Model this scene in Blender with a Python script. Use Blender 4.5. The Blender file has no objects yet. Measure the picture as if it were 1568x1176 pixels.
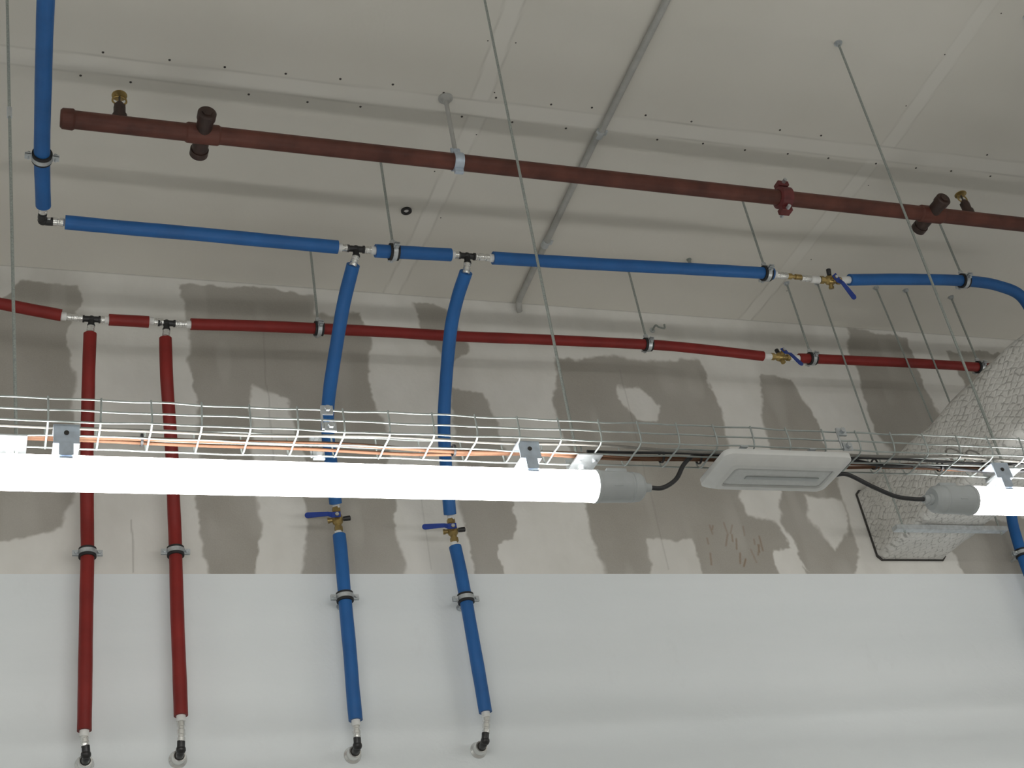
import bpy, math, numpy as np
from mathutils import Vector, Matrix
rng = np.random.RandomState(7)
D = bpy.data
CZ = 4.79          # ceiling height
WY = 4.0           # back wall plane

# ------------------------------------------------------------------ materials
def new_mat(name):
    m = D.materials.new(name); m.use_nodes = True
    nt = m.node_tree; b = nt.nodes['Principled BSDF']
    return m, nt, b
def simple(name, col, rough=0.5, metal=0.0, var=0.12, scale=30, bump=0.0, bscale=80, stretch=None, spec=0.5):
    m, nt, b = new_mat(name)
    tc = nt.nodes.new('ShaderNodeTexCoord')
    mp = nt.nodes.new('ShaderNodeMapping')
    nt.links.new(tc.outputs['Object'], mp.inputs['Vector'])
    if stretch: mp.inputs['Scale'].default_value = stretch
    n = nt.nodes.new('ShaderNodeTexNoise'); n.inputs['Scale'].default_value = scale; n.inputs['Detail'].default_value = 4
    nt.links.new(mp.outputs[0], n.inputs['Vector'])
    r = nt.nodes.new('ShaderNodeValToRGB')
    r.color_ramp.elements[0].position = .3; r.color_ramp.elements[1].position = .7
    r.color_ramp.elements[0].color = tuple(c*(1-var) for c in col)+(1,)
    r.color_ramp.elements[1].color = tuple(min(1, c*(1+var)) for c in col)+(1,)
    nt.links.new(n.outputs['Fac'], r.inputs['Fac'])
    nt.links.new(r.outputs[0], b.inputs['Base Color'])
    b.inputs['Roughness'].default_value = rough; b.inputs['Metallic'].default_value = metal
    b.inputs['Specular IOR Level'].default_value = spec
    if bump:
        n2 = nt.nodes.new('ShaderNodeTexNoise'); n2.inputs['Scale'].default_value = bscale; n2.inputs['Detail'].default_value = 3
        nt.links.new(mp.outputs[0], n2.inputs['Vector'])
        bp = nt.nodes.new('ShaderNodeBump'); bp.inputs['Strength'].default_value = bump; bp.inputs['Distance'].default_value = .01
        nt.links.new(n2.outputs['Fac'], bp.inputs['Height']); nt.links.new(bp.outputs[0], b.inputs['Normal'])
    return m
M = {}
M['blue'] = simple('blue_foam_insulation', (.010,.105,.33), .5, bump=.15, bscale=35, var=.12, scale=9)
M['red'] = simple('red_foam_insulation', (.205,.015,.012), .5, bump=.15, bscale=35, var=.15, scale=9, spec=.35)
M['brown'] = simple('red_oxide_painted_steel', (.110,.036,.025), .5, var=.3, scale=14, bump=.05, bscale=60, spec=.35)
M['browndark'] = simple('dark_oxide_fitting', (.040,.020,.015), .5, var=.3)
M['redcast'] = simple('red_cast_coupling', (.13,.022,.022), .5, var=.3)
M['zinc'] = simple('galvanized_steel', (.55,.58,.60), .38, metal=.75, var=.15, scale=60)
M['plate'] = simple('zinc_bracket_plate', (.50,.57,.66), .45, metal=.45, var=.1, scale=60)
M['rod'] = simple('zinc_threaded_rod', (.33,.36,.34), .45, metal=.4, var=.2, scale=300)
M['wire'] = simple('zinc_wire', (.42,.46,.45), .45, metal=.45, var=.12, scale=40)
M['chrome'] = simple('press_sleeve_steel', (.72,.72,.70), .25, metal=.75, var=.08)
M['white'] = simple('white_plastic', (.80,.81,.80), .4, var=.03)
M['wring'] = simple('white_sleeve_plastic', (.70,.70,.68), .4, var=.05)
M['black'] = simple('black_plastic', (.012,.012,.013), .4)
M['rubber'] = simple('black_rubber', (.015,.015,.016), .7)
M['brass'] = simple('brass', (.36,.26,.10), .35, metal=.75, var=.2)
M['lever'] = simple('blue_lever_paint', (.015,.045,.26), .35)
M['cap'] = simple('grey_polycarbonate', (.50,.53,.54), .45, var=.04)
M['cable'] = simple('black_cable', (.03,.03,.033), .5)
M['cableor'] = simple('copper_brown_cable', (.17,.085,.05), .65, spec=.25)
M['cablegr'] = simple('grey_cable', (.24,.23,.21), .6, spec=.3)
M['conduit'] = simple('grey_conduit_pvc', (.40,.40,.38), .5, var=.08)
M['screw'] = simple('screw_black', (.05,.045,.04), .6)
M['floor'] = simple('concrete_floor', (.62,.61,.58), .8, var=.1, scale=4, bump=.1)
M['wallplain'] = simple('white_wall_paint', (.80,.82,.82), .7, var=.02, scale=5)
M['dark'] = simple('dark_gap', (.05,.047,.043), .9)
M['diff'] = simple('frosted_diffuser', (.66,.68,.68), .25, var=.04, scale=80)

m, nt, b = new_mat('led_tube_lens')
b.inputs['Base Color'].default_value = (.9,.9,.9,1)
b.inputs['Emission Color'].default_value = (1.0,.985,.95,1)
b.inputs['Emission Strength'].default_value = 17.5
M['lamp'] = m

def nd(nt, t, **k):
    n = nt.nodes.new(t)
    for a, v in k.items(): setattr(n, a, v)
    return n
def mixc(nt, fac, a, bb, blend='MIX'):
    n = nt.nodes.new('ShaderNodeMix'); n.data_type = 'RGBA'; n.blend_type = blend
    for s, v in ((n.inputs[0], fac), (n.inputs[6], a), (n.inputs[7], bb)):
        if isinstance(v, bpy.types.NodeSocket): nt.links.new(v, s)
        else: s.default_value = v
    return n.outputs[2]
def mth(nt, op, a, bb=None):
    n = nt.nodes.new('ShaderNodeMath'); n.operation = op
    for s, v in ((n.inputs[0], a), (n.inputs[1], bb)):
        if v is None: continue
        if isinstance(v, bpy.types.NodeSocket): nt.links.new(v, s)
        else: s.default_value = v
    return n.outputs[0]
def noise(nt, vec, scale, detail=4, rough=.5, stretch=None):
    if stretch:
        mp = nt.nodes.new('ShaderNodeMapping'); mp.inputs['Scale'].default_value = stretch
        nt.links.new(vec, mp.inputs['Vector']); vec = mp.outputs[0]
    n = nt.nodes.new('ShaderNodeTexNoise'); n.inputs['Scale'].default_value = scale
    n.inputs['Detail'].default_value = detail; n.inputs['Roughness'].default_value = rough
    nt.links.new(vec, n.inputs['Vector']); return n.outputs['Fac']
def ramp(nt, fac, a, bb, ca=(0,0,0,1), cb=(1,1,1,1)):
    r = nt.nodes.new('ShaderNodeValToRGB'); r.color_ramp.elements[0].position = a; r.color_ramp.elements[1].position = bb
    r.color_ramp.elements[0].color = ca; r.color_ramp.elements[1].color = cb
    nt.links.new(fac, r.inputs['Fac']); return r.outputs[0]

# back wall : painted below, bare plasterboard + joint compound above
m, nt, b = new_mat('wall_paint_and_plasterboard')
tc = nd(nt, 'ShaderNodeTexCoord'); O = tc.outputs['Object']
at = nd(nt, 'ShaderNodeAttribute'); at.attribute_name = 'mask'
sp = nd(nt, 'ShaderNodeSeparateColor'); nt.links.new(at.outputs['Color'], sp.inputs[0])
sx = nd(nt, 'ShaderNodeSeparateXYZ'); nt.links.new(O, sx.inputs[0])
comp = ramp(nt, noise(nt, O, 3.2, 5, .55), .3, .7, (.665,.655,.615,1), (.745,.735,.70,1))
comp = mixc(nt, .25, comp, ramp(nt, noise(nt, O, 12, 3, .55, (1,1,.6)), .35, .65, (.62,.61,.57,1), (.77,.76,.73,1)))
board = ramp(nt, noise(nt, O, 4, 5, .6), .3, .7, (.325,.305,.268,1), (.385,.365,.325,1))
board = mixc(nt, .25, board, ramp(nt, noise(nt, O, 220, 2), .3, .7, (.29,.27,.235,1), (.41,.39,.35,1)))
c = mixc(nt, sp.outputs[0], comp, board)
c = mixc(nt, sp.outputs[1], c, (.24,.16,.095,1))
c = mixc(nt, sp.outputs[2], c, (.20,.19,.165,1))
paint = ramp(nt, noise(nt, O, 1.6, 4, .6, (.35,1,2.4)), .3, .7, (.745,.785,.80,1), (.79,.825,.84,1))
smud = ramp(nt, noise(nt, O, 7, 5, .7, (1,1,.5)), .60, .78)
paint = mixc(nt, mth(nt, 'MULTIPLY', smud, .22), paint, (.60,.62,.62,1))
mt = nd(nt, 'ShaderNodeMath', operation='GREATER_THAN'); nt.links.new(sx.outputs[2], mt.inputs[0]); mt.inputs[1].default_value = 3.606
c = mixc(nt, mt.outputs[0], paint, c)
nt.links.new(c, b.inputs['Base Color']); b.inputs['Roughness'].default_value = .75
b.inputs['Specular IOR Level'].default_value = .3
bp = nd(nt, 'ShaderNodeBump'); bp.inputs['Strength'].default_value = .10; bp.inputs['Distance'].default_value = .01
nt.links.new(noise(nt, O, 60, 4), bp.inputs['Height']); nt.links.new(bp.outputs[0], b.inputs['Normal'])
M['wall'] = m

m, nt, b = new_mat('ceiling_plasterboard_paint')
tc = nd(nt, 'ShaderNodeTexCoord'); O = tc.outputs['Object']
at = nd(nt, 'ShaderNodeAttribute'); at.attribute_name = 'mask'
sp = nd(nt, 'ShaderNodeSeparateColor'); nt.links.new(at.outputs['Color'], sp.inputs[0])
base = ramp(nt, noise(nt, O, 1.1, 5, .55, (1,.7,1)), .3, .7, (.655,.635,.575,1), (.70,.68,.625,1))
c = mixc(nt, sp.outputs[0], base, (.80,.785,.74,1))
c = mixc(nt, sp.outputs[1], c, (.48,.465,.42,1))
nt.links.new(c, b.inputs['Base Color']); b.inputs['Roughness'].default_value = .8
b.inputs['Specular IOR Level'].default_value = .3
bp = nd(nt, 'ShaderNodeBump'); bp.inputs['Strength'].default_value = .1; bp.inputs['Distance'].default_value = .01
nt.links.new(noise(nt, O, 35, 4), bp.inputs['Height']); nt.links.new(bp.outputs[0], b.inputs['Normal'])
M['ceil'] = m

m, nt, b = new_mat('quilted_foil_insulation')
tc = nd(nt, 'ShaderNodeTexCoord'); O = tc.outputs['Object']
sx = nd(nt, 'ShaderNodeSeparateXYZ'); nt.links.new(O, sx.inputs[0])
s_ = mth(nt, 'ADD', sx.outputs[0], sx.outputs[2])
wob = mth(nt, 'MULTIPLY', noise(nt, O, 22, 3), .035)
s_ = mth(nt, 'ADD', s_, wob)
def dl(sign):
    q = mth(nt, 'MULTIPLY', mth(nt, 'ADD', mth(nt, 'MULTIPLY', s_, 1.0*sign), mth(nt, 'MULTIPLY', sx.outputs[1], .55)), 38)
    return mth(nt, 'ABSOLUTE', mth(nt, 'SUBTRACT', mth(nt, 'FRACT', q), .5))
dm = mth(nt, 'MINIMUM', dl(1), dl(-1))
lines = ramp(nt, dm, .02, .13, (1,1,1,1), (0,0,0,1))
brk = ramp(nt, noise(nt, O, 42, 2), .47, .58)
ml = mixc(nt, 1.0, lines, brk, 'MULTIPLY')
base = ramp(nt, noise(nt, O, 8, 5, .6), .3, .7, (.60,.59,.56,1), (.74,.73,.70,1))
c = mixc(nt, ml, base, (.36,.35,.33,1))
nt.links.new(c, b.inputs['Base Color']); b.inputs['Roughness'].default_value = .42; b.inputs['Metallic'].default_value = .2
bp = nd(nt, 'ShaderNodeBump'); bp.inputs['Strength'].default_value = .35; bp.inputs['Distance'].default_value = .006
nt.links.new(ramp(nt, dm, 0, .25), bp.inputs['Height']); nt.links.new(bp.outputs[0], b.inputs['Normal'])
M['duct'] = m

# ------------------------------------------------------------------ mesh helpers
def V(*a): return Vector(a)
def frame(ax):
    ax = Vector(ax).normalized()
    h = V(0,0,1) if abs(ax.z) < .9 else V(1,0,0)
    u = ax.cross(h).normalized(); return ax, u, ax.cross(u).normalized()
def catmull(pts, k=8):
    P = [Vector(p) for p in pts]
    if len(P) < 3: return P
    Q = [P[0]*2-P[1]]+P+[P[-1]*2-P[-2]]; out = []
    for i in range(1, len(Q)-2):
        a, b_, c_, d = Q[i-1], Q[i], Q[i+1], Q[i+2]
        for j in range(k):
            t = j/k
            out.append(.5*((2*b_)+(c_-a)*t+(2*a-5*b_+4*c_-d)*t*t+(-a+3*b_-3*c_+d)*t**3))
    out.append(P[-1]); return out
class MB:
    def __init__(s): s.v = []; s.f = []; s.sm = []; s.mi = []; s.mats = []; s.cur = 0
    def mat(s, key):
        if key not in s.mats: s.mats.append(key)
        s.cur = s.mats.index(key); return s
    def face(s, idx, sm=False): s.f.append(tuple(idx)); s.sm.append(sm); s.mi.append(s.cur)
    def loft(s, loops, caps=(True,True), smooth=True):
        n = len(loops[0]); base = len(s.v)
        for L in loops: s.v.extend([tuple(p) for p in L])
        for i in range(len(loops)-1):
            for j in range(n):
                a = base+i*n+j; b_ = base+i*n+(j+1) % n
                s.face((a, b_, b_+n, a+n), smooth)
        for k, w in ((0, caps[0]), (-1, caps[1])):
            if w:
                o = len(s.v); s.v.extend([tuple(p) for p in loops[k]])
                r = list(range(o, o+n)); s.face(r[::-1] if k == 0 else r, False)
        return s
    def tube(s, path, r, n=16, wob=0, rf=None, caps=(True,True)):
        path = [Vector(p) for p in path]; loops = []
        t0 = (path[1]-path[0]).normalized(); _, u, w = frame(t0)
        L = 0; ph = rng.rand()*10
        for i, p in enumerate(path):
            t = (path[min(i+1, len(path)-1)]-path[max(i-1, 0)]).normalized()
            u = (u-t*u.dot(t)).normalized(); w = t.cross(u)
            if i: L += (p-path[i-1]).length
            rr = r*(rf(i/(len(path)-1)) if rf else 1)
            rr *= 1+wob*(math.sin(L*23+ph)+.6*math.sin(L*57+ph*2))
            loops.append([p+(u*math.cos(2*math.pi*j/n)+w*math.sin(2*math.pi*j/n))*rr for j in range(n)])
        s.loft(loops, caps); return s
    def rev(s, p0, ax, prof, n=20, smooth=True):
        """prof: list of (distance along axis, radius); sharp steps are split"""
        ax, u, w = frame(ax); p0 = Vector(p0)
        def lp(d, r): return [p0+ax*d+(u*math.cos(2*math.pi*j/n)+w*math.sin(2*math.pi*j/n))*r for j in range(n)]
        for i in range(len(prof)-1):
            s.loft([lp(*prof[i]), lp(*prof[i+1])], (i == 0, i == len(prof)-2), smooth)
        return s
    def cyl(s, p0, p1, r0, r1=None, n=18):
        p0 = Vector(p0); p1 = Vector(p1); d = (p1-p0)
        c = min(r0*.15, d.length*.2); r1 = r0 if r1 is None else r1
        return s.rev(p0, d, [(0, r0-c), (c, r0), (d.length-c, r1), (d.length, r1-c)], n)
    def box(s, c, size, ax=None):
        c = Vector(c); X, Y, Z = ax if ax else (V(1,0,0), V(0,1,0), V(0,0,1))
        hx, hy, hz = [k/2 for k in size]
        bv = min(size)*.12
        def lp(z, e): return [c+X*x+Y*y+Z*z for x, y in ((-hx+e,-hy+e),(hx-e,-hy+e),(hx-e,hy-e),(-hx+e,hy-e))]
        s.loft([lp(-hz, bv), lp(-hz+bv, 0), lp(hz-bv, 0), lp(hz, bv)], smooth=False); return s
    def sphere(s, c, r, n=16, sc=(1,1,1)):
        loops = []
        for i in range(1, n//2):
            a = math.pi*i/(n//2); z = -math.cos(a); q = math.sin(a)
            loops.append([V(c[0]+r*sc[0]*q*math.cos(2*math.pi*j/n), c[1]+r*sc[1]*q*math.sin(2*math.pi*j/n), c[2]+r*sc[2]*z) for j in range(n)])
        s.loft(loops); return s
    def band(s, c, ax, ri, ro, w, n=28):
        ax, u, v_ = frame(ax); c = Vector(c)
        def lp(d, r): return [c+ax*d+(u*math.cos(2*math.pi*j/n)+v_*math.sin(2*math.pi*j/n))*r for j in range(n)]
        for a, b_ in (((-w/2, ri), (-w/2, ro)), ((-w/2, ro), (w/2, ro)), ((w/2, ro), (w/2, ri)), ((w/2, ri), (-w/2, ri))):
            s.loft([lp(*a), lp(*b_)], (False, False))
        return s
    def build(s, name, parent=None):
        me = D.meshes.new(name); me.from_pydata(s.v, [], s.f); me.update()
        me.polygons.foreach_set('use_smooth', s.sm); me.polygons.foreach_set('material_index', s.mi)
        for k in s.mats: me.materials.append(M[k])
        ob = D.objects.new(name, me); bpy.context.collection.objects.link(ob)
        if parent: ob.parent = parent
        return ob
def empty(name):
    e = D.objects.new(name, None); e.empty_display_size = .1; bpy.context.collection.objects.link(e); return e

# ------------------------------------------------------------------ numpy noise
def vnoise(x, y, sc, seed):
    r = np.random.RandomState(seed); g = r.rand(257, 257)
    u = x*sc+100; v = y*sc+100
    i = np.floor(u).astype(int); j = np.floor(v).astype(int); fu = u-i; fv = v-j
    fu = fu*fu*(3-2*fu); fv = fv*fv*(3-2*fv); i %= 256; j %= 256
    return (g[i, j]*(1-fu)*(1-fv)+g[i+1, j]*fu*(1-fv)+g[i, j+1]*(1-fu)*fv+g[i+1, j+1]*fu*fv)*2-1
def sdf(x, y, poly):
    d = np.full(x.shape, 1e9); ins = np.zeros(x.shape, bool); n = len(poly)
    for k in range(n):
        ax_, ay = poly[k]; bx, by = poly[(k+1) % n]
        ex, ey = bx-ax_, by-ay; t = np.clip(((x-ax_)*ex+(y-ay)*ey)/(ex*ex+ey*ey+1e-12), 0, 1)
        d = np.minimum(d, np.hypot(x-ax_-t*ex, y-ay-t*ey))
        if abs(by-ay) > 1e-9:
            cnd = ((ay > y) != (by > y)) & (x < (bx-ax_)*(y-ay)/(by-ay)+ax_); ins ^= cnd
    return np.where(ins, -d, d)
def parse(s): return [tuple(float(q)/100 for q in p.split(',')) for p in s.split()]
def sstep(e0, e1, x): t = np.clip((x-e0)/(e1-e0), 0, 1); return t*t*(3-2*t)
def gridmesh(name, A, B, fn, mat, mask, flip=False):
    a, b_ = np.meshgrid(A, B, indexing='ij'); na, nb = a.shape
    co = fn(a.ravel(), b_.ravel()).astype(np.float32)
    idx = np.arange(na*nb).reshape(na, nb)
    q = np.stack([idx[:-1,:-1], idx[1:,:-1], idx[1:,1:], idx[:-1,1:]], -1).reshape(-1, 4)
    if flip: q = q[:, ::-1]
    me = D.meshes.new(name); me.vertices.add(len(co)); me.vertices.foreach_set('co', co.ravel())
    me.loops.add(q.size); me.loops.foreach_set('vertex_index', q.ravel().astype(np.int32))
    me.polygons.add(len(q)); me.polygons.foreach_set('loop_start', np.arange(0, q.size, 4, dtype=np.int32))
    me.update(calc_edges=True); me.validate()
    ca = me.color_attributes.new('mask', 'FLOAT_COLOR', 'POINT')
    mk = mask(a.ravel(), b_.ravel()); ca.data.foreach_set('color', mk.astype(np.float32).ravel())
    me.materials.append(M[mat]); ob = D.objects.new(name, me); bpy.context.collection.objects.link(ob); return ob

# ------------------------------------------------------------------ room shell
GREY = ["204,454 235,455 269,456 271,441 275,429 279,411 277,393 286,368 292,361 292,355 206,355 203,376 203,386 201,408 200,431",
 "7,472 28,472 29,466 25,449 27,430 26,405 26,388 24,377 18,375 5,372 -30,371 -30,440 0,462",
 "62,476 79,476 86,478 104,476 111,475 112,467 129,469 130,454 129,433 132,417 132,385 132,355 98,355 101,405 98,421 98,429 86,434 84,404 86,389 82,355 69,355 66,379 66,430 64,457",
 "149,476 157,476 164,472 169,456 161,447 152,458",
 "159,438 172,436 175,421 177,408 175,386 174,374 168,372 167,355 157,355 155,393",
 "295,451 309,450 315,431 316,406 314,383 314,366 304,355 292,355 288,371 283,382 290,400 290,430",
 "346,478 376,475 374,461 376,440 388,417 380,395 362,392 347,413 342,426 342,455",
 "355,385 375,385 420,385 420,355 360,355", "395,470 440,470 440,400 400,410"]
LIGHT = ["228,442 238,441 245,434 242,427 233,427 227,436", "270,458 288,455 288,442 286,411 287,394 281,384 271,385 269,393 271,426",
 "298,395 314,391 312,377 304,371 296,382", "225,373 243,374 244,350 224,350", "277,371 288,371 289,350 275,350"]
def wallmask(x, z):
    xx = x+.012*vnoise(x, z, 9, 1)+.008*vnoise(x, z, 28, 2)+.0035*vnoise(x, z, 90, 3)
    zz = z+.014*vnoise(x, z, 8, 4)+.009*vnoise(x, z, 30, 5)+.0035*vnoise(x, z, 90, 6)
    g = np.full(x.shape, 9.)
    for p in GREY: g = np.minimum(g, sdf(xx, zz, parse(p)))
    for p in LIGHT: g = np.maximum(g, -sdf(xx, zz, parse(p)))
    wd = .003+.008*(vnoise(x, z, 6, 8)*.5+.5)
    R = 1-sstep(-wd, wd, g)
    R *= .93+.07*vnoise(x, z, 7, 9)
    R = np.maximum(R, .18*sstep(.25, .7, vnoise(x, z*.6, 5, 12)))
    R -= .14*R*sstep(.35, .8, vnoise(x*1.6, z*.5, 9, 13))
    G = np.zeros_like(x); r = np.random.RandomState(4)
    for k in range(17):
        cx = 2.48+r.rand()*.25; cz = 3.65+r.rand()*.15; l = .008+r.rand()*.022; a = math.radians(60+r.rand()*40)
        dx, dz = math.cos(a)*l, math.sin(a)*l
        t = np.clip(((x-cx)*dx+(z-cz)*dz)/(l*l), -1, 1)
        G = np.maximum(G, (1-sstep(.001, .0055, np.hypot(x-cx-t*dx, z-cz-t*dz)))*(.35+.45*r.rand()))
    B = np.zeros_like(x)
    for cx, z0, z1, s_ in ((.445,3.61,3.8,.45),(.91,3.95,4.6,.3),(2.31,3.62,4.5,.25),(1.42,3.62,3.9,.2)):
        w = np.abs(x-cx-.004*vnoise(x*0, z, 14, 20+int(cx*10)))
        B = np.maximum(B, (1-sstep(.0008, .004, w))*(z > z0)*(z < z1)*s_)
    B = np.maximum(B, .5*(1-sstep(0.001, .006, CZ-z)))
    return np.stack([np.clip(R, 0, 1), G, B, np.ones_like(x)], -1)
xs = np.concatenate([[-3.], np.arange(-.35, 4.6, .004), [8.]])
zs = np.concatenate([[0., 1.8], np.arange(3.592, CZ-.003, .004), [CZ]])
wall_back = gridmesh('wall_back', xs, zs, lambda x, z: np.stack([x, x*0+WY, z], -1), 'wall', wallmask)

def ceilmask(x, y):
    yc = 3.021-.0155*x+.002*vnoise(x, y*0, 3, 31)
    d1 = np.abs(y-yc)
    nz = .75+.25*vnoise(x, y, 8, 33)
    R = (1-sstep(.030, .037, d1))*nz
    E = (1-sstep(.0, .006, np.abs(d1-.036)))*(.5+.4*vnoise(x, y, 5, 34))
    for (c0, c1, y0, y1) in ((1.421,1.447,2.546,yc),(1.456,1.421,3.097,3.9),(2.973,3.008,2.279,yc),(2.993,2.968,3.044,3.732)):
        if isinstance(y1, float): side = y > yc+.03; t = (y-y0)/(y1-y0)
        else: side = y < yc-.03; t = (y-y0)/(2.98-y0)
        xc = c0+(c1-c0)*t+.002*vnoise(x*0, y, 4, 35); d = np.abs(x-xc)
        R = np.maximum(R, (1-sstep(.025, .031, d))*nz*side)
        E = np.maximum(E, (1-sstep(0, .006, np.abs(d-.031)))*side*(.5+.4*vnoise(x, y, 5, 36)))
    R = np.maximum(R, .20*sstep(.2, .7, vnoise(x*.7, y*2, 3, 37)))
    return np.stack([np.clip(R*.38, 0, 1), np.clip(E*.9, 0, 1), R*0, R*0+1], -1)
xs = np.concatenate([[-3.], np.arange(-.5, 5.2, .007), [8.]])
ys = np.concatenate([[-6.], np.arange(2.0, WY-.003, .007), [WY]])
ceiling = gridmesh('ceiling', xs, ys, lambda x, y: np.stack([x, y, x*0+CZ], -1), 'ceil', ceilmask, flip=True)
b_ = MB().mat('screw')
for k in range(30):
    x = .1+k*.175+rng.randn()*.012
    for sgn in (-1, 1):
        if rng.rand() < .75:
            xx = x+(.09 if sgn > 0 else 0); yy = 3.021-.0155*xx+sgn*.052+rng.randn()*.003
            b_.rev((xx, yy, CZ+.001), (0,0,-1), [(0, .0045), (.0025, .0035)], 8)
for x0 in (1.435, 3.0):
    for k in range(8):
        for sgn in (-1, 1):
            if rng.rand() < .35: b_.rev((x0+sgn*.045, 2.3+k*.21+rng.randn()*.02, CZ+.001), (0,0,-1), [(0, .003), (.0018, .0022)], 8)
b_.build('screw_heads', ceiling)

def plane(name, pts, mat):
    b = MB().mat(mat); b.v = [tuple(p) for p in pts]; b.face((0,1,2,3)); return b.build(name)
plane('floor', [(-3,-6,0),(8,-6,0),(8,4,0),(-3,4,0)], 'floor')
plane('wall_left', [(-3,-6,0),(-3,4,0),(-3,4,CZ),(-3,-6,CZ)], 'wallplain')
plane('wall_right', [(8,-6,0),(8,-6,CZ),(8,4,CZ),(8,4,0)], 'wallplain')
plane('wall_front', [(-3,-6,0),(-3,-6,CZ),(8,-6,CZ),(8,-6,0)], 'wallplain')

# ------------------------------------------------------------------ small parts
def rodpart(b, top, bot, r=.0035, plate=True):
    b.mat('rod').tube(catmull([top, (Vector(top)+Vector(bot))/2, bot], 2), r, 10)
    if plate:
        t = Vector(top)
        b.mat('zinc').rev(t, (0,0,-1), [(0, .013), (.003, .013)], 16)
        b.rev(t, (0,0,-1), [(.003, .008), (.012, .008)], 6, False)
def clamp(b, c, ax, r, lug, rod=None):
    """two-piece rubber lined pipe clamp; lug = direction of the closing screws"""
    c = Vector(c); ax = Vector(ax).normalized(); lug = Vector(lug); lug = (lug-ax*lug.dot(ax)).normalized(); o = ax.cross(lug)
    b.mat('rubber').band(c, ax, r*.96, r+.0060, .030)
    b.mat('zinc').band(c, ax, r+.0055, r+.0080, .014)
    for s in (-1, 1):
        e = c+lug*s*(r+.014)
        b.box(e+o*.0035, (.020, .0025, .018), (lug, o, ax)); b.box(e-o*.0035, (.020, .0025, .018), (lug, o, ax))
        b.rev(e-o*.013, o, [(0, .0055), (.006, .0055)], 6, False)
        b.rev(e-o*.008, o, [(0, .0028), (.022, .0028)], 8)
    if rod is not None:
        rod = Vector(rod).normalized()
        b.rev(c+rod*(r+.005), rod, [(0, .009), (.018, .009)], 6, False)
def sleeve(b, p0, ax, L=.05, r=.0125):
    b.mat('chrome').rev(p0, ax, [(0, r*.9), (L*.08, r), (L*.26, r), (L*.30, r*.86), (L*.40, r*.86), (L*.44, r), (L*.66, r), (L*.7, r*.86), (L*.78, r*.86), (L*.82, r), (L, r*.95)], 18)
def wsleeve(b, p0, ax, L=.03, r=.0135):
    b.mat('wring').rev(p0, ax, [(0, r*.9), (L*.1, r), (L*.9, r), (L, r*.9)], 18)
def tee(b, c, ax, out):
    c = Vector(c); ax = Vector(ax).normalized(); out = Vector(out).normalized()
    b.mat('black').rev(c-ax*.028, ax, [(0, .0125), (.006, .0125), (.0061, .010), (.05, .010), (.0501, .0125), (.056, .0125)], 16)
    b.rev(c, out, [(0, .010), (.024, .010), (.0241, .0125), (.030, .0125)], 16)
    b.sphere(c, .0125, 12)
def valve(b, c, ax, stem, lev, s=1.0):
    c = Vector(c); ax = Vector(ax).normalized(); stem = Vector(stem); stem = (stem-ax*stem.dot(ax)).normalized()
    lev = Vector(lev); lev = (lev-stem*lev.dot(stem)).normalized(); side = stem.cross(lev)
    b.mat('brass').rev(c-ax*.045*s, ax, [(0, .015*s), (.016*s, .015*s)], 6, False)
    b.rev(c+ax*.029*s, ax, [(0, .015*s), (.016*s, .015*s)], 6, False)
    b.rev(c-ax*.03*s, ax, [(0, .011*s), (.010*s, .012*s), (.017*s, .0175*s), (.030*s, .0195*s), (.043*s, .0175*s), (.05*s, .012*s), (.06*s, .011*s)], 18)
    b.rev(c+stem*.012*s, stem, [(0, .010*s), (.018*s, .010*s), (.0181*s, .007*s), (.030*s, .007*s)], 12)
    b.rev(c, ax.cross(stem), [(0, .008*s), (.026*s, .008*s), (.0261*s, .010*s), (.034*s, .010*s)], 12)
    b.mat('black').rev(c-ax.cross(stem)*.02*s, -ax.cross(stem), [(0, .008*s), (.012*s, .009*s), (.024*s, .009*s), (.026*s, .006*s)], 12)
    h = c+stem*.037*s
    b.mat('zinc').rev(h, stem, [(0, .0065*s), (.007*s, .0065*s)], 6, False)
    b.mat('lever')
    P = [h-lev*.012*s, h+lev*.018*s, h+lev*.032*s+stem*.010*s, h+lev*.10*s+stem*.012*s]
    W = [.010, .010, .0075, .0105]
    loops = []
    for p, w in zip(P, W):
        w *= s; th = .002*s
        loops.append([p-side*w-stem*th, p+side*w-stem*th, p+side*w+stem*th, p-side*w+stem*th])
    b.loft(loops, smooth=False)
    b.rev(P[-1]-stem*.002*s, stem, [(0, .0105*s), (.004*s, .0105*s)], 16)

# ------------------------------------------------------------------ sprinkler main (red-oxide steel)
E = empty('sprinkler_pipe')
YB, ZB, RB = 2.973, 4.512, .0265
b = MB().mat('brown')
b.tube([(.178, YB, ZB)]+[(x, YB, ZB) for x in np.arange(.25, 7.99, .25)]+[(7.99, YB, ZB)], RB, 24)
b.rev((.150, YB, ZB), (1,0,0), [(0, .024), (.006, .030), (.034, .031), (.040, .0268)], 24)
b.build('pipe', E)
for k, (x, h) in enumerate(((.546, .078), (3.108, .075))):
    b = MB().mat('brown')
    b.rev((x-.05, YB, ZB), (1,0,0), [(0, .027), (.006, .0305), (.094, .0305), (.1, .027)], 24)
    b.mat('browndark').rev((x, YB-h-.012, ZB), (0,1,0), [(0, .023), (.004, .027), (.026, .027), (.0261, .0235), (2*h-.002, .0235), (2*h-.0019, .027), (2*h+.02, .027), (2*h+.024, .022)], 24)
    b.rev((x, YB-h-.016, ZB), (0,1,0), [(0, .016), (.006, .016)], 6, False)
    b.build('cross_fitting_%d' % (k+1), E)
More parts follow.
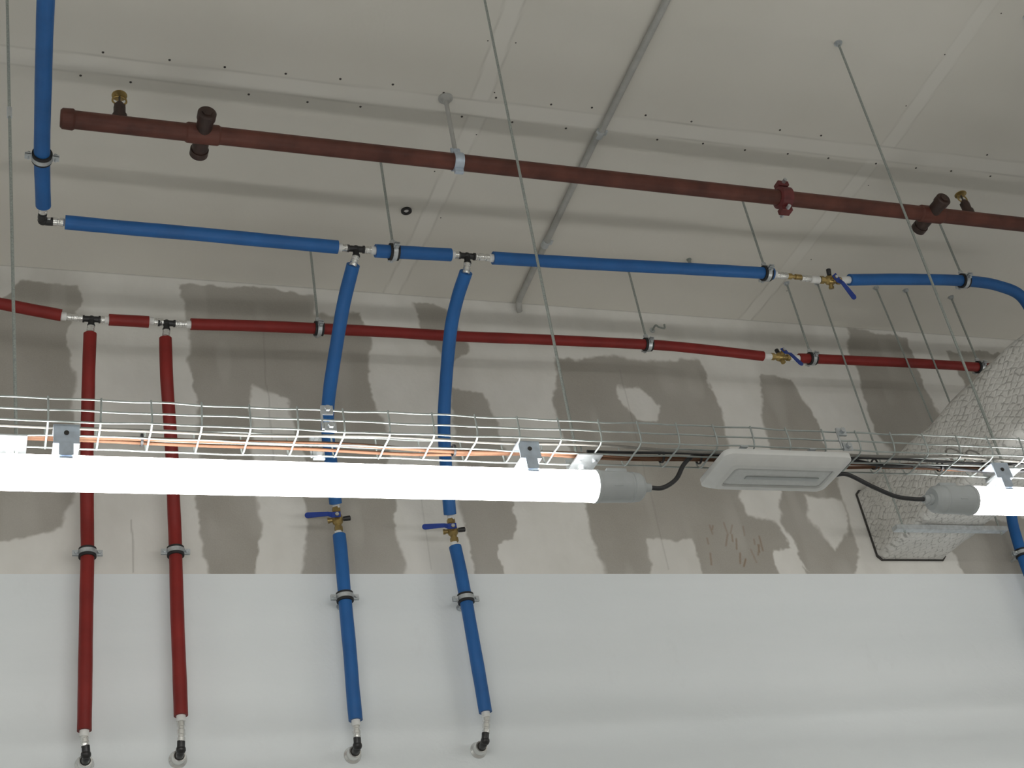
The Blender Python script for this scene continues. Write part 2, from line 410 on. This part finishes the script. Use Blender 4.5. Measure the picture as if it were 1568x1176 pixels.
for k, x in enumerate((.312, 3.285)):
    b = MB().mat('browndark').rev((x, YB, ZB+.015), (0,0,1), [(0, .021), (.022, .021), (.0221, .017), (.052, .017)], 20)
    b.mat('browndark').rev((x, YB, ZB+.060), (0,0,1), [(0, .018), (.014, .018)], 6, False)
    b.rev((x, YB, ZB+.072), (0,0,1), [(0, .012), (.012, .011)], 14)
    b.mat('brass')
    for s in (-1, 1):
        b.tube(catmull([(x+s*.008, YB, ZB+.080), (x+s*.019, YB, ZB+.090), (x+s*.016, YB, ZB+.106), (x, YB, ZB+.114)], 5), .0028, 8)
    b.mat('screw').rev((x, YB, ZB+.080), (0,0,1), [(0, .003), (.032, .003)], 8)
    b.mat('brass').rev((x, YB, ZB+.112), (0,0,1), [(0, .010), (.003, .022), (.005, .022), (.009, .017)], 20)
    b.build('sprinkler_head_%d' % (k+1), E)
b = MB().mat('redcast')
x = 2.501
b.rev((x-.024, YB, ZB), (1,0,0), [(0, .030), (.005, .039), (.043, .039), (.048, .030)], 24)
for s in (-1, 1):
    b.box((x, YB+s*.012, ZB-s*.046), (.04, .03, .022)); b.mat('zinc').rev((x-.0, YB-.03+s*.012, ZB-s*.048), (0,1,0), [(0, .007), (.06, .007)], 6, False); b.mat('redcast')
b.build('grooved_coupling', E)
b = MB().mat('plate')
b.band((1.328, YB, ZB), (1,0,0), RB+.001, RB+.004, .030)
b.box((1.328, YB, ZB+.043), (.03, .006, .026)); b.box((1.328, YB, ZB-.038), (.028, .012, .018))
b.rev((1.328, YB, ZB+.03), (0,0,1), [(0, .009), (.02, .009)], 6, False)
b.mat('conduit').cyl((1.328, YB, ZB+.04), (1.328, YB, CZ), .007)
b.mat('conduit').rev((1.328, YB, CZ), (0,0,-1), [(0, .024), (.004, .024), (.008, .014), (.02, .012)], 20)
b.build('hanger_clamp', E)

# ------------------------------------------------------------------ blue main
E = empty('blue_insulated_water_pipe')
YM = 3.25; RU = .0215
def mk(name, key, segs, r, parent, k=6):
    b = MB().mat(key)
    for s in segs: b.tube(catmull(s, k), r, 18, wob=.012)
    b.build(name, parent)
def l3(s, y=None): return [(p[0], y, p[1]) if len(p) == 2 else p for p in s]
mk('insulation', 'blue', [
    [(.120, 3.19, 4.372), (.106, 3.007, 4.39), (.096, 2.78, 4.39), (.084, 2.446, 4.39), (.075, 2.0, 4.39), (.07, 0, 4.39), (.07, -3, 4.39), (.07, -5.99, 4.39)],
    l3([(.184, 4.368), (.36, 4.366), (.56, 4.366), (.80, 4.363), (.996, 4.361)], YM),
    l3([(1.117, 4.359), (1.24, 4.364), (1.369, 4.369)], YM),
    l3([(1.514, 4.371), (1.85, 4.382), (2.2, 4.396), (2.527, 4.408), (2.575, 4.408)], YM),
    l3([(2.897, 4.412), (3.132, 4.437), (3.419, 4.457)], YM)+[(3.583, 3.25, 4.447), (3.69, 3.262, 4.40), (3.79, 3.36, 4.30), (3.85, 3.55, 4.14), (3.868, 3.76, 3.98), (3.863, 3.90, 3.86), (3.85, 3.93, 3.70), (3.84, 3.93, 3.4), (3.84, 3.93, 3.1)]], RU, E)
b = MB()
sleeve(b, (.182, YM, 4.367), (-1,0,0), .048)
b.mat('black').tube(catmull([(.15, YM, 4.366), (.128, YM, 4.366), (.120, 3.24, 4.366), (.120, 3.22, 4.367)], 5), .0125, 14)
b.sphere((.122, 3.248, 4.366), .015, 12)
sleeve(b, (.120, 3.195, 4.371), (0,1,0), .035)
for x0, xt, x1, z in ((.996, 1.054, 1.117, 4.36), (1.369, 1.424, 1.514, 4.37)):
    wsleeve(b, (x0-.004, YM, z), (1,0,0), .018); sleeve(b, (x0+.012, YM, z), (1,0,0), xt-x0-.034)
    sleeve(b, (x1-.010, YM, z), (-1,0,0), x1-xt-.034); wsleeve(b, (x1+.004, YM, z), (-1,0,0), .018)
    tee(b, (xt, YM, z), (1,0,0), (-.05,.08,-1))
z = 4.404
wsleeve(b, (2.57, YM, 4.407), (1,0,0), .02); sleeve(b, (2.588, YM, z), (1,0,0), .045)
b.mat('brass').rev((2.63, YM, z), (1,0,0), [(0, .011), (.02, .011), (.021, .007), (.035, .007), (.036, .010), (.06, .010)], 12)
sleeve(b, (2.69, YM, 4.40), (1,0,0), .04); wsleeve(b, (2.73, YM, 4.399), (1,0,0), .036)
wsleeve(b, (2.90, YM, 4.412), (-1,0,-.1), .045)
b.build('press_fittings', E)
b = MB()
for x, zc in ((1.178, 4.361), (2.55, 4.408), (3.423, 4.457)):
    clamp(b, (x, YM, zc), (1,0,0), RU, (0,1,0), (0,0,1)); rodpart(b, (x, YM, CZ), (x, YM, zc+.03), .0042)
clamp(b, (.106, 3.007, 4.39), (0,1,0), RU, (1,0,0), (0,0,1)); rodpart(b, (.106, 3.007, CZ), (.106, 3.007, 4.42), .0042)
clamp(b, (3.848, 3.93, 3.66), (0,0,1), RU, (1,0,0), (0,1,0)); b.mat('zinc').cyl((3.848, 3.95, 3.66), (3.848, WY, 3.66), .005)
b.build('pipe_clamps_and_rods', E)
b = MB(); valve(b, (2.812, YM, 4.402), (1,0,.05), (-.2,-.75,-.25), (.75,.1,-1), .95); o = b.build('shutoff_valve')

# ------------------------------------------------------------------ red main
E = empty('red_insulated_water_pipe')
YR = 3.74; RR = .0195
mk('insulation', 'red', [
    l3([(-2.99, 4.46), (-1.5, 4.46), (-.4, 4.455), (-.12, 4.447), (.019, 4.426), (.118, 4.409), (.205, 4.395)], YR),
    l3([(.352, 4.389), (.42, 4.390), (.478, 4.390)], YR),
    l3([(.613, 4.392), (.82, 4.401), (1.045, 4.407), (1.3, 4.411), (1.545, 4.412), (1.9, 4.422), (2.303, 4.430), (2.45, 4.428), (2.601, 4.421), (2.793, 4.410)], YR),
    l3([(2.955, 4.410), (3.016, 4.413), (3.25, 4.418), (3.503, 4.423), (3.8, 4.424), (4.3, 4.42), (5.5, 4.42), (7.99, 4.42)], YR)], RR, E)
b = MB()
for x0, xt, x1, z in ((.207, .298, .352, 4.387), (.480, .535, .613, 4.390)):
    wsleeve(b, (x0-.004, YR, z+.004), (1,0,0), .018); sleeve(b, (x0+.014, YR, z+.002), (1,0,0), max(.03, xt-x0-.04))
    sleeve(b, (x1-.008, YR, z), (-1,0,0), x1-xt-.032); wsleeve(b, (x1+.004, YR, z), (-1,0,0), .018)
    tee(b, (xt, YR, z), (1,0,0), (-.05,0,-1))
wsleeve(b, (2.790, YR, 4.410), (1,0,0), .04); wsleeve(b, (2.958, YR, 4.410), (-1,0,0), .045)
b.build('press_fittings', E)
b = MB()
for x, zc in ((1.045, 4.407), (2.303, 4.430), (3.016, 4.413), (3.83, 4.424)):
    clamp(b, (x, YR, zc), (1,0,0), RR, (0,1,0), (0,0,1)); rodpart(b, (x, YR, CZ), (x, YR, zc+.03), .0042)
b.build('pipe_clamps_and_rods', E)
b = MB(); valve(b, (2.872, YR, 4.411), (1,0,0), (-.1,-.8,.2), (.35,-.1,-1), .95); b.build('shutoff_valve')

# ------------------------------------------------------------------ wall drops
def drop(name, key, r, up, low, split, clampz, mouth, teeend):
    E = empty(name)
    mk('insulation', key, [up, low] if split else [up+low], r, E, 8)
    b = MB()
    t = Vector(teeend); q = Vector(up[0]); dr = (q-t)
    sleeve(b, t, dr, dr.length+.006, .0125)
    # lower end: white collar, press sleeve, short elbow turning into the wall rosette
    e = Vector(low[-1]); mx, mz = mouth
    wsleeve(b, e+V(0,0,.006), (0,0,-1), .024, .0135)
    sl = max(.022, e.z-.018-(mz+.026))
    sleeve(b, e+V(0,0,-.016), (mx-e.x, 0, -(e.z-mz)), sl, .012)
    b.mat('black').tube(catmull([(mx+(e.x-mx)*.35, 3.93, mz+.030), (mx+(e.x-mx)*.15, 3.932, mz+.012), (mx, 3.942, mz), (mx, 3.965, mz-.002)], 5), .0115, 16)
    b.sphere((mx+(e.x-mx)*.15, 3.934, mz+.006), .0145, 14)
    b.mat('chrome').rev(V(mx, WY-.0005, mz), (0,-1,0), [(0, .027), (.004, .0265), (.010, .021), (.030, .020), (.034, .0185)], 26)
    b.mat('dark').rev(V(mx, WY-.0346, mz), (0,-1,0), [(0, .015), (.001, .014)], 20)
    b.build('fittings', E)
    b = MB()
    clamp(b, clampz, (0,0,1), r, (1,0,0), (0,1,0))
    b.mat('zinc').cyl((clampz[0], clampz[1]+r, clampz[2]), (clampz[0], WY-.0005, clampz[2]), .005)
    b.rev((clampz[0]-.0, WY-.0005, clampz[2]), (0,-1,0), [(0, .012), (.003, .012)], 16)
    b.build('pipe_clamp', E)
    return E
YW = 3.93
drop('red_water_drop_pipe', 'red', .0205,
     [(.294, 3.742, 4.330), (.292, 3.765, 4.20), (.293, 3.80, 4.095), (.296, 3.87, 3.946)],
     [(.300, 3.91, 3.828), (.303, YW, 3.73), (.304, YW, 3.641), (.302, YW, 3.5), (.300, YW, 3.315), (.299, YW, 3.18), (.298, YW, 3.080)],
     None, (.304, YW, 3.641), (.304, 3.006), (.297, 3.74, 4.36))
drop('red_water_drop_pipe', 'red', .0205,
     [(.530, 3.742, 4.330), (.533, 3.765, 4.20), (.541, 3.80, 4.108), (.557, 3.87, 3.955)],
     [(.563, 3.91, 3.822), (.567, YW, 3.73), (.567, YW, 3.647), (.566, YW, 3.415), (.567, YW, 3.25), (.567, YW, 3.114)],
     None, (.567, YW, 3.647), (.564, 3.008), (.534, 3.74, 4.36))
drop('blue_water_drop_pipe', 'blue', .0215,
     [(1.043, 3.262, 4.305), (1.034, 3.36, 4.25), (1.029, 3.45, 4.187), (1.025, 3.62, 4.066), (1.037, 3.73, 4.0), (1.070, 3.85, 3.91), (1.090, 3.92, 3.825)],
     [(1.094, YW, 3.712), (1.094, YW, 3.639), (1.091, YW, 3.488), (1.089, YW, 3.298), (1.086, YW, 3.18), (1.085, YW, 3.080)],
     1, (1.091, YW, 3.488), (1.083, 2.996), (1.052, 3.252, 4.332))
drop('blue_water_drop_pipe', 'blue', .0215,
     [(1.416, 3.262, 4.312), (1.407, 3.35, 4.27), (1.405, 3.45, 4.21), (1.420, 3.62, 4.088), (1.433, 3.72, 4.0), (1.464, 3.84, 3.91), (1.484, 3.92, 3.79)],
     [(1.488, YW, 3.672), (1.493, YW, 3.60), (1.497, YW, 3.480), (1.501, YW, 3.289), (1.503, YW, 3.18), (1.504, YW, 3.090)],
     1, (1.497, YW, 3.480), (1.487, 2.993), (1.422, 3.252, 4.342))
for (x, z) in ((1.092, 3.767), (1.486, 3.730)):
    b = MB(); valve(b, (x, YW-.005, z), (.02,0,-1), (-.25,-1,0), (-1,.15,.02), .95)
    wsleeve(b, (x, YW-.006, z+.038), (0,0,1), .024, .012); wsleeve(b, (x, YW, z-.038), (0,0,-1), .024, .012)
    b.build('shutoff_valve')

# ------------------------------------------------------------------ wire mesh cable tray
E = empty('wire_mesh_cable_tray')
Y0, X0, X1 = 2.48, -2.9, 7.9
y0, y1, zb, zt = Y0-.05, Y0+.055, 3.155, 3.207
b = MB().mat('wire'); w = .0021
def wav(x, a, ph): return a*math.sin(x*9+ph)+a*.6*math.sin(x*23+ph*2)
for i, (y, z) in enumerate(((y0, zt), (y0, (zb+zt)/2), (y0, zb), ((y0+y1)/2, zb-.002), (y1, zb), (y1, (zb+zt)/2), (y1, zt))):
    am = .0016 if i == 0 else .0009
    b.tube([(x, y+wav(x, .0008, i), z+wav(x, am, i*1.7)+am*.6*math.sin(x*41+i)) for x in np.arange(X0, X1+.01, .025)], w, 8)
for x in np.arange(X0, X1+.01, .1):
    x += .012; e = .004; k_ = .004*math.sin(x*31)
    b.tube(catmull([(x+k_, y0-e, zt+.003), (x, y0-e, zb+.012), (x, y0+.008, zb-e), (x, Y0, zb-e), (x, y1-.008, zb-e), (x, y1+e, zb+.012), (x+k_, y1+e, zt+.003)], 4), w, 8)
b.build('wire_mesh', E)
b = MB().mat('zinc')
for x in (.676, 1.967, 3.3):
    for y in (y0-.006, y1+.006):
        b.box((x, y, zt-.004), (.026, .006, .022)); b.box((x+.004, y, zb+.006), (.026, .006, .022))
        b.rev((x, y-.012, zt-.004), (0,1,0), [(0, .007), (.022, .007)], 6, False)
        b.rev((x+.004, y-.012, zb+.006), (0,1,0), [(0, .007), (.022, .007)], 6, False)
        b.tube([(x-.012, y, zb), (x-.012, y, zt)], .0025, 8)
for x in (.045, 1.300, 2.50):
    b.box((x, Y0+.03, zb-.010), (.062, .075, .004)); b.box((x, y1+.010, zb+.004), (.062, .004, .028))
    b.rev((x, 2.532, zb-.018), (0,0,1), [(0, .0085), (.008, .0085)], 6, False); b.rev((x, 2.532, zb-.006), (0,0,1), [(0, .0085), (.008, .0085)], 6, False)
    for s in (-.02, .02): b.rev((x+s, Y0+.02, zb-.016), (0,0,1), [(0, .006), (.006, .006)], 8)
b.build('joint_brackets', E)

def rodobj(top, bot, r=.0037, coupler=None):
    b = MB(); b.mat('rod').tube([top, bot], r, 10)
    b.mat('zinc').rev(top, (0,0,-1), [(0, .014), (.003, .014)], 16); b.rev(top, (0,0,-1), [(.003, .008), (.014, .008)], 6, False)
    if coupler:
        p = Vector(top).lerp(Vector(bot), coupler); b.rev(p, Vector(bot)-Vector(top), [(0, .0065), (.03, .0065)], 6, False)
    return b.build('threaded_hanger_rod')
rodobj((1.315, 2.532, CZ), (1.294, 2.532, 3.135))
rodobj((2.545, 2.515, CZ), (2.535, 2.532, 3.135))
rodobj((-.02, 2.532, CZ), (.058, 2.532, 3.135), coupler=.42)
rodobj((3.60+.2, 2.532, CZ), (3.60+.2, 2.532, 3.135))

# cables lying in the tray
b = MB()
for i, (y, mt_, r, z, x0, x1) in enumerate(((2.462, 'cablegr', .0035, 3.161, -2.8, 7.8), (2.500, 'cableor', .0045, 3.162, -2.8, 7.8), (2.516, 'cableor', .004, 3.162, -2.8, 7.8), (2.485, 'cable', .0035, 3.164, 1.3, 7.8))):
    b.mat(mt_).tube([(x, y+.005*math.sin(x*5+i*2)+.003*math.sin(x*13+i), z+.002*math.sin(x*11+i)) for x in np.arange(x0, x1, .04)], r, 8)
b.mat('cablegr')
for cx_, r_ in ((2.36, .026), (2.42, .022)):      # small spare loops of cable
    b.tube([(cx_+r_*math.cos(a), 2.50+.3*r_*math.sin(a), 3.195+r_*math.sin(a)) for a in np.linspace(0, 6.1, 30)], .0025, 8)
b.build('electrical_cable_bundle')

# ------------------------------------------------------------------ LED tube luminaires
def fixture(x0, x1, Y, Z, brackets):
    """x0,x1 = lens ends"""
    E = empty('led_tube_light'); R = .0365
    b = MB().mat('lamp').rev((x0, Y, Z), (1,0,0), [(0, R-.001), (.004, R), (x1-x0-.004, R), (x1-x0, R-.001)], 40); b.build('lens', E)
    b = MB().mat('cap')
    for x, s in ((x0, -1), (x1, 1)):
        b.rev((x-s*.002, Y, Z), (s,0,0), [(0, R+.0015), (.008, R+.0025), (.010, R+.0005), (.085, R-.001), (.087, R-.003), (.091, R-.003), (.093, R-.001), (.112, R-.003), (.120, R-.009)], 40)
        b.rev((x+s*.115, Y, Z), (s,0,0), [(0, .014), (.012, .014), (.0121, .011), (.026, .010)], 12)
        b.box((x+s*.06, Y, Z+R+.002), (.05, .022, .012))
        b.box((x+s*.045, Y-R*.86, Z-.010), (.022, .006, .012))
    b.build('end_caps', E)
    b = MB().mat('plate')
    for x in brackets:
        b.box((x, Y-.035, Z+.070), (.050, .003, .045))
        b.box((x, Y-.015, Z+.091), (.050, .042, .003)); b.box((x, Y, Z+.049), (.050, .070, .003))
        b.box((x, Y-.036, Z+.036), (.028, .003, .030))
        b.mat('dark').rev((x, Y-.0365, Z+.072), (0,-1,0), [(0, .005), (.002, .005)], 12); b.mat('plate')
        n = 14; lo = []
        for k in range(n+1):
            a = math.radians(20+140*k/n)
            lo.append([V(x+dx, Y+math.cos(a)*(R+dr), Z+math.sin(a)*(R+dr)) for dx, dr in ((-.013, .0008), (.013, .0008), (.013, .003), (-.013, .003))])
        b.loft(lo, smooth=False)
    b.build('mounting_brackets', E)
    return E
fixture(-.06, 1.295, 2.48, 3.064, (.148, 1.137))
fixture(2.332, 3.68, 2.48, 3.050, (2.437, 3.5))
fixture(4.7, 6.05, 2.48, 3.05, (4.9, 5.9))
fixture(-2.4, -1.05, 2.48, 3.06, (-2.2, -1.2))
for X in (-2.3, -.3, 1.9, 4.1):  # unseen tube row behind the camera, added to brighten the back wall
    fixture(X, X+1.36, -.4, 3.30, (X+.2, X+1.2))
    for q in (.2, 1.2): rodobj((X+q, -.4, CZ), (X+q, -.4, 3.39))
for X in (-1.3, 1.5, 4.3):  # second out-of-view row, also added as fill light for the wall
    fixture(X, X+1.36, -3.4, 3.30, (X+.2, X+1.2))
    for q in (.2, 1.2): rodobj((X+q, -3.4, CZ), (X+q, -3.4, 3.39))

# ------------------------------------------------------------------ emergency luminaire
def rr(x0, x1, y0, y1, z, r, n=5):
    out = []
    for cx, cy, a0 in ((x1-r, y1-r, 0), (x0+r, y1-r, 90), (x0+r, y0+r, 180), (x1-r, y0+r, 270)):
        for k in range(n+1):
            a = math.radians(a0+90*k/n); out.append(V(cx+r*math.cos(a), cy+r*math.sin(a), z))
    return out
E = empty('emergency_light')
b = MB().mat('white')
x0, x1, y0, y1 = 1.602, 1.950, 2.386, 2.542
b.loft([rr(x0+e, x1-e, y0+e, y1-e, z, .02) for e, z in [(0.010, 3.124), (0, 3.120), (0, 3.106)]])
b.loft([rr(x0+e, x1-e, y0+e, y1-e, z, .02) for e, z in [(0, 3.106), (.003, 3.103), (.020, 3.089), (.024, 3.088)]], (False, False))
b.loft([rr(x0+e, x1-e, y0+e, y1-e, z, .012) for e, z in [(.024, 3.088), (.036, 3.088)]], (False, False))
b.loft([rr(x0+e, x1-e, y0+e, y1-e, z, .012) for e, z in [(.036, 3.088), (.038, 3.093)]], (False, False))
b.build('housing', E)
b = MB().mat('diff').loft([rr(x0+.038, x1-.038, y0+.038, y1-.038, 3.096, .010), rr(x0+.038, x1-.038, y0+.038, y1-.038, 3.093, .010), rr(x0+.046, x1-.046, y0+.046, y1-.046, 3.090, .010)])
b.mat('cap').box(((x0+x1)/2+.01, 2.464, 3.089), (.20, .012, .003))
b.build('diffuser', E)
b = MB().mat('zinc')
for s in (1.68, 1.87):
    b.box((s, 2.478, 3.151), (.02, .11, .003)); b.box((s, 2.44, 3.138), (.02, .003, .028)); b.box((s, 2.52, 3.138), (.02, .003, .028))
b.build('fixing_straps', E)

# flexible cables between luminaires
b = MB().mat('cable')
b.tube(catmull([(1.435, 2.48, 3.064), (1.47, 2.482, 3.066), (1.515, 2.49, 3.095), (1.55, 2.495, 3.14), (1.59, 2.50, 3.168), (1.66, 2.50, 3.172)], 8), .0055, 10)
b.tube(catmull([(1.945, 2.48, 3.112), (1.99, 2.48, 3.115), (2.05, 2.482, 3.085), (2.11, 2.482, 3.058), (2.16, 2.48, 3.050), (2.20, 2.48, 3.050)], 8), .0055, 10)
b.tube(catmull([(2.0, 2.49, 3.17), (2.12, 2.49, 3.15), (2.25, 2.50, 3.16), (2.45, 2.50, 3.15), (2.7, 2.5, 3.165)], 8), .0045, 10)
for x in (.30, .98, 1.50, 1.60, 2.10, 2.3): b.band((x, 2.505, 3.163), (1,0,0), .012, .014, .005)
b.build('luminaire_supply_cable')

# ------------------------------------------------------------------ insulated duct
b = MB().mat('duct'); loops = []
def drr(e, n=10):
    x0, x1, z0, z1 = 3.218-e, 3.530+e, 3.665-e, 3.966+e; r = .018; out = []
    for (ax0, az0), (ax1, az1) in (((x0+r, z0), (x1-r, z0)), ((x1, z0+r), (x1, z1-r)), ((x1-r, z1), (x0+r, z1)), ((x0, z1-r), (x0, z0+r))):
        for k in range(n+1): out.append((ax0+(ax1-ax0)*k/n, az0+(az1-az0)*k/n))
    return out
pp = drr(0); cx, cz = 3.374, 3.8155
ysd = np.arange(3.992, -5.98, -.03)
k = np.arange(len(pp))
for y in ysd:
    nz = vnoise(k*.35, np.full(len(pp), y*14), 1, 51)*.0035+vnoise(k*.12, np.full(len(pp), y*4), 1, 52)*.004
    if abs(y-3.992) < 1e-6: nz *= 0
    loops.append([V(cx+(p[0]-cx)*(1+nz[i]/.15), y, cz+(p[1]-cz)*(1+nz[i]/.15)) for i, p in enumerate(pp)])
b.loft(loops); E = empty('insulated_ventilation_duct'); b.build('duct_wrap', E)
b = MB().mat('dark'); o_ = drr(.005)
b.loft([[V(x, 3.9985, z) for x, z in o_], [V(x, 3.9935, z) for x, z in o_]], (True, True), False); b.build('opening_gap', E)
b = MB().mat('zinc')
for y in (3.72, 2.29, .6, -1.5, -3.6):
    b.mat('zinc').box((3.36, y, 3.650), (.50, .03, .020))
    for x in (3.145, 3.585) if y != 3.72 else (3.150, 3.585): rodpart(b, (x, y, CZ), (x, y, 3.63), .0037)
rodpart(b, (3.436, 3.72, CZ), (3.47, 3.72, 3.95), .0037)
b.build('trapeze_hangers', E)

# ------------------------------------------------------------------ ceiling conduit and bits
E = empty('ceiling_conduit')
b = MB().mat('conduit')
b.tube([(1.86, -5.9, CZ-.012), (1.875, 0, CZ-.012), (1.885, 2.458, CZ-.012), (1.896, 3.02, CZ-.012)], .0115, 14)
b.tube([(1.890, 3.03, CZ-.012), (1.902, 3.4, CZ-.012), (1.923, 3.96, CZ-.012)], .0115, 14)
b.tube(catmull([(1.923, 3.95, CZ-.012), (1.925, 3.975, CZ-.016), (1.926, 3.986, CZ-.04), (1.926, 3.986, CZ-.05)], 5), .0115, 14)
b.build('tube', E)
b = MB().mat('cap')
for x, y in ((1.895, 3.035), (1.872, 1.2), (1.862, -1.5), (1.910, 3.62)): b.band((x, y, CZ-.012), (0,1,0), .0105, .0145, .03); b.box((x+.018, y, CZ-.004), (.02, .022, .008))
b.build('saddle_clips', E)
b = MB().mat('black').band((1.346, 3.524, CZ-.003), (0,0,1), .010, .019, .006); b.mat('wring').rev((1.346, 3.524, CZ), (0,0,-1), [(0, .009), (.003, .008)], 16); b.build('ceiling_cable_grommet')
b = MB().mat('rod'); b.rev((2.526, 3.649, CZ), (0,0,-1), [(0, .010), (.004, .010), (.0041, .006), (.03, .006)], 12); b.build('ceiling_anchor_bolt')
b = MB().mat('rod'); b.tube(catmull([(2.50, WY, 4.70), (2.50, 3.965, 4.70), (2.505, 3.955, 4.685), (2.53, 3.955, 4.68), (2.535, 3.955, 4.70)], 5), .004, 8); b.mat('zinc').rev((2.50, WY, 4.70), (0,-1,0), [(0, .012), (.003, .012)], 14); b.build('screw_hook')

# ------------------------------------------------------------------ world, camera
w = D.worlds.new('room_world'); bpy.context.scene.world = w; w.use_nodes = True
w.node_tree.nodes['Background'].inputs[0].default_value = (.5,.52,.55,1); w.node_tree.nodes['Background'].inputs[1].default_value = .02
cam = D.cameras.new('camera'); co = D.objects.new('camera', cam); bpy.context.collection.objects.link(co)
R_ = V(.93447,-.3182,-.15974); Fw = V(.35276,.76663,.53651).normalized(); R_ = (R_-Fw*R_.dot(Fw)).normalized(); Up = R_.cross(Fw)
mt_ = Matrix(((R_.x, Up.x, -Fw.x, 0), (R_.y, Up.y, -Fw.y, 0), (R_.z, Up.z, -Fw.z, 1.6), (0,0,0,1)))
co.matrix_world = mt_; cam.sensor_width = 36; cam.lens = 36*2120/1568; cam.clip_start = .05
sc = bpy.context.scene; sc.camera = co
sc.view_settings.view_transform = 'Standard'; sc.view_settings.look = 'None'; sc.view_settings.exposure = 0
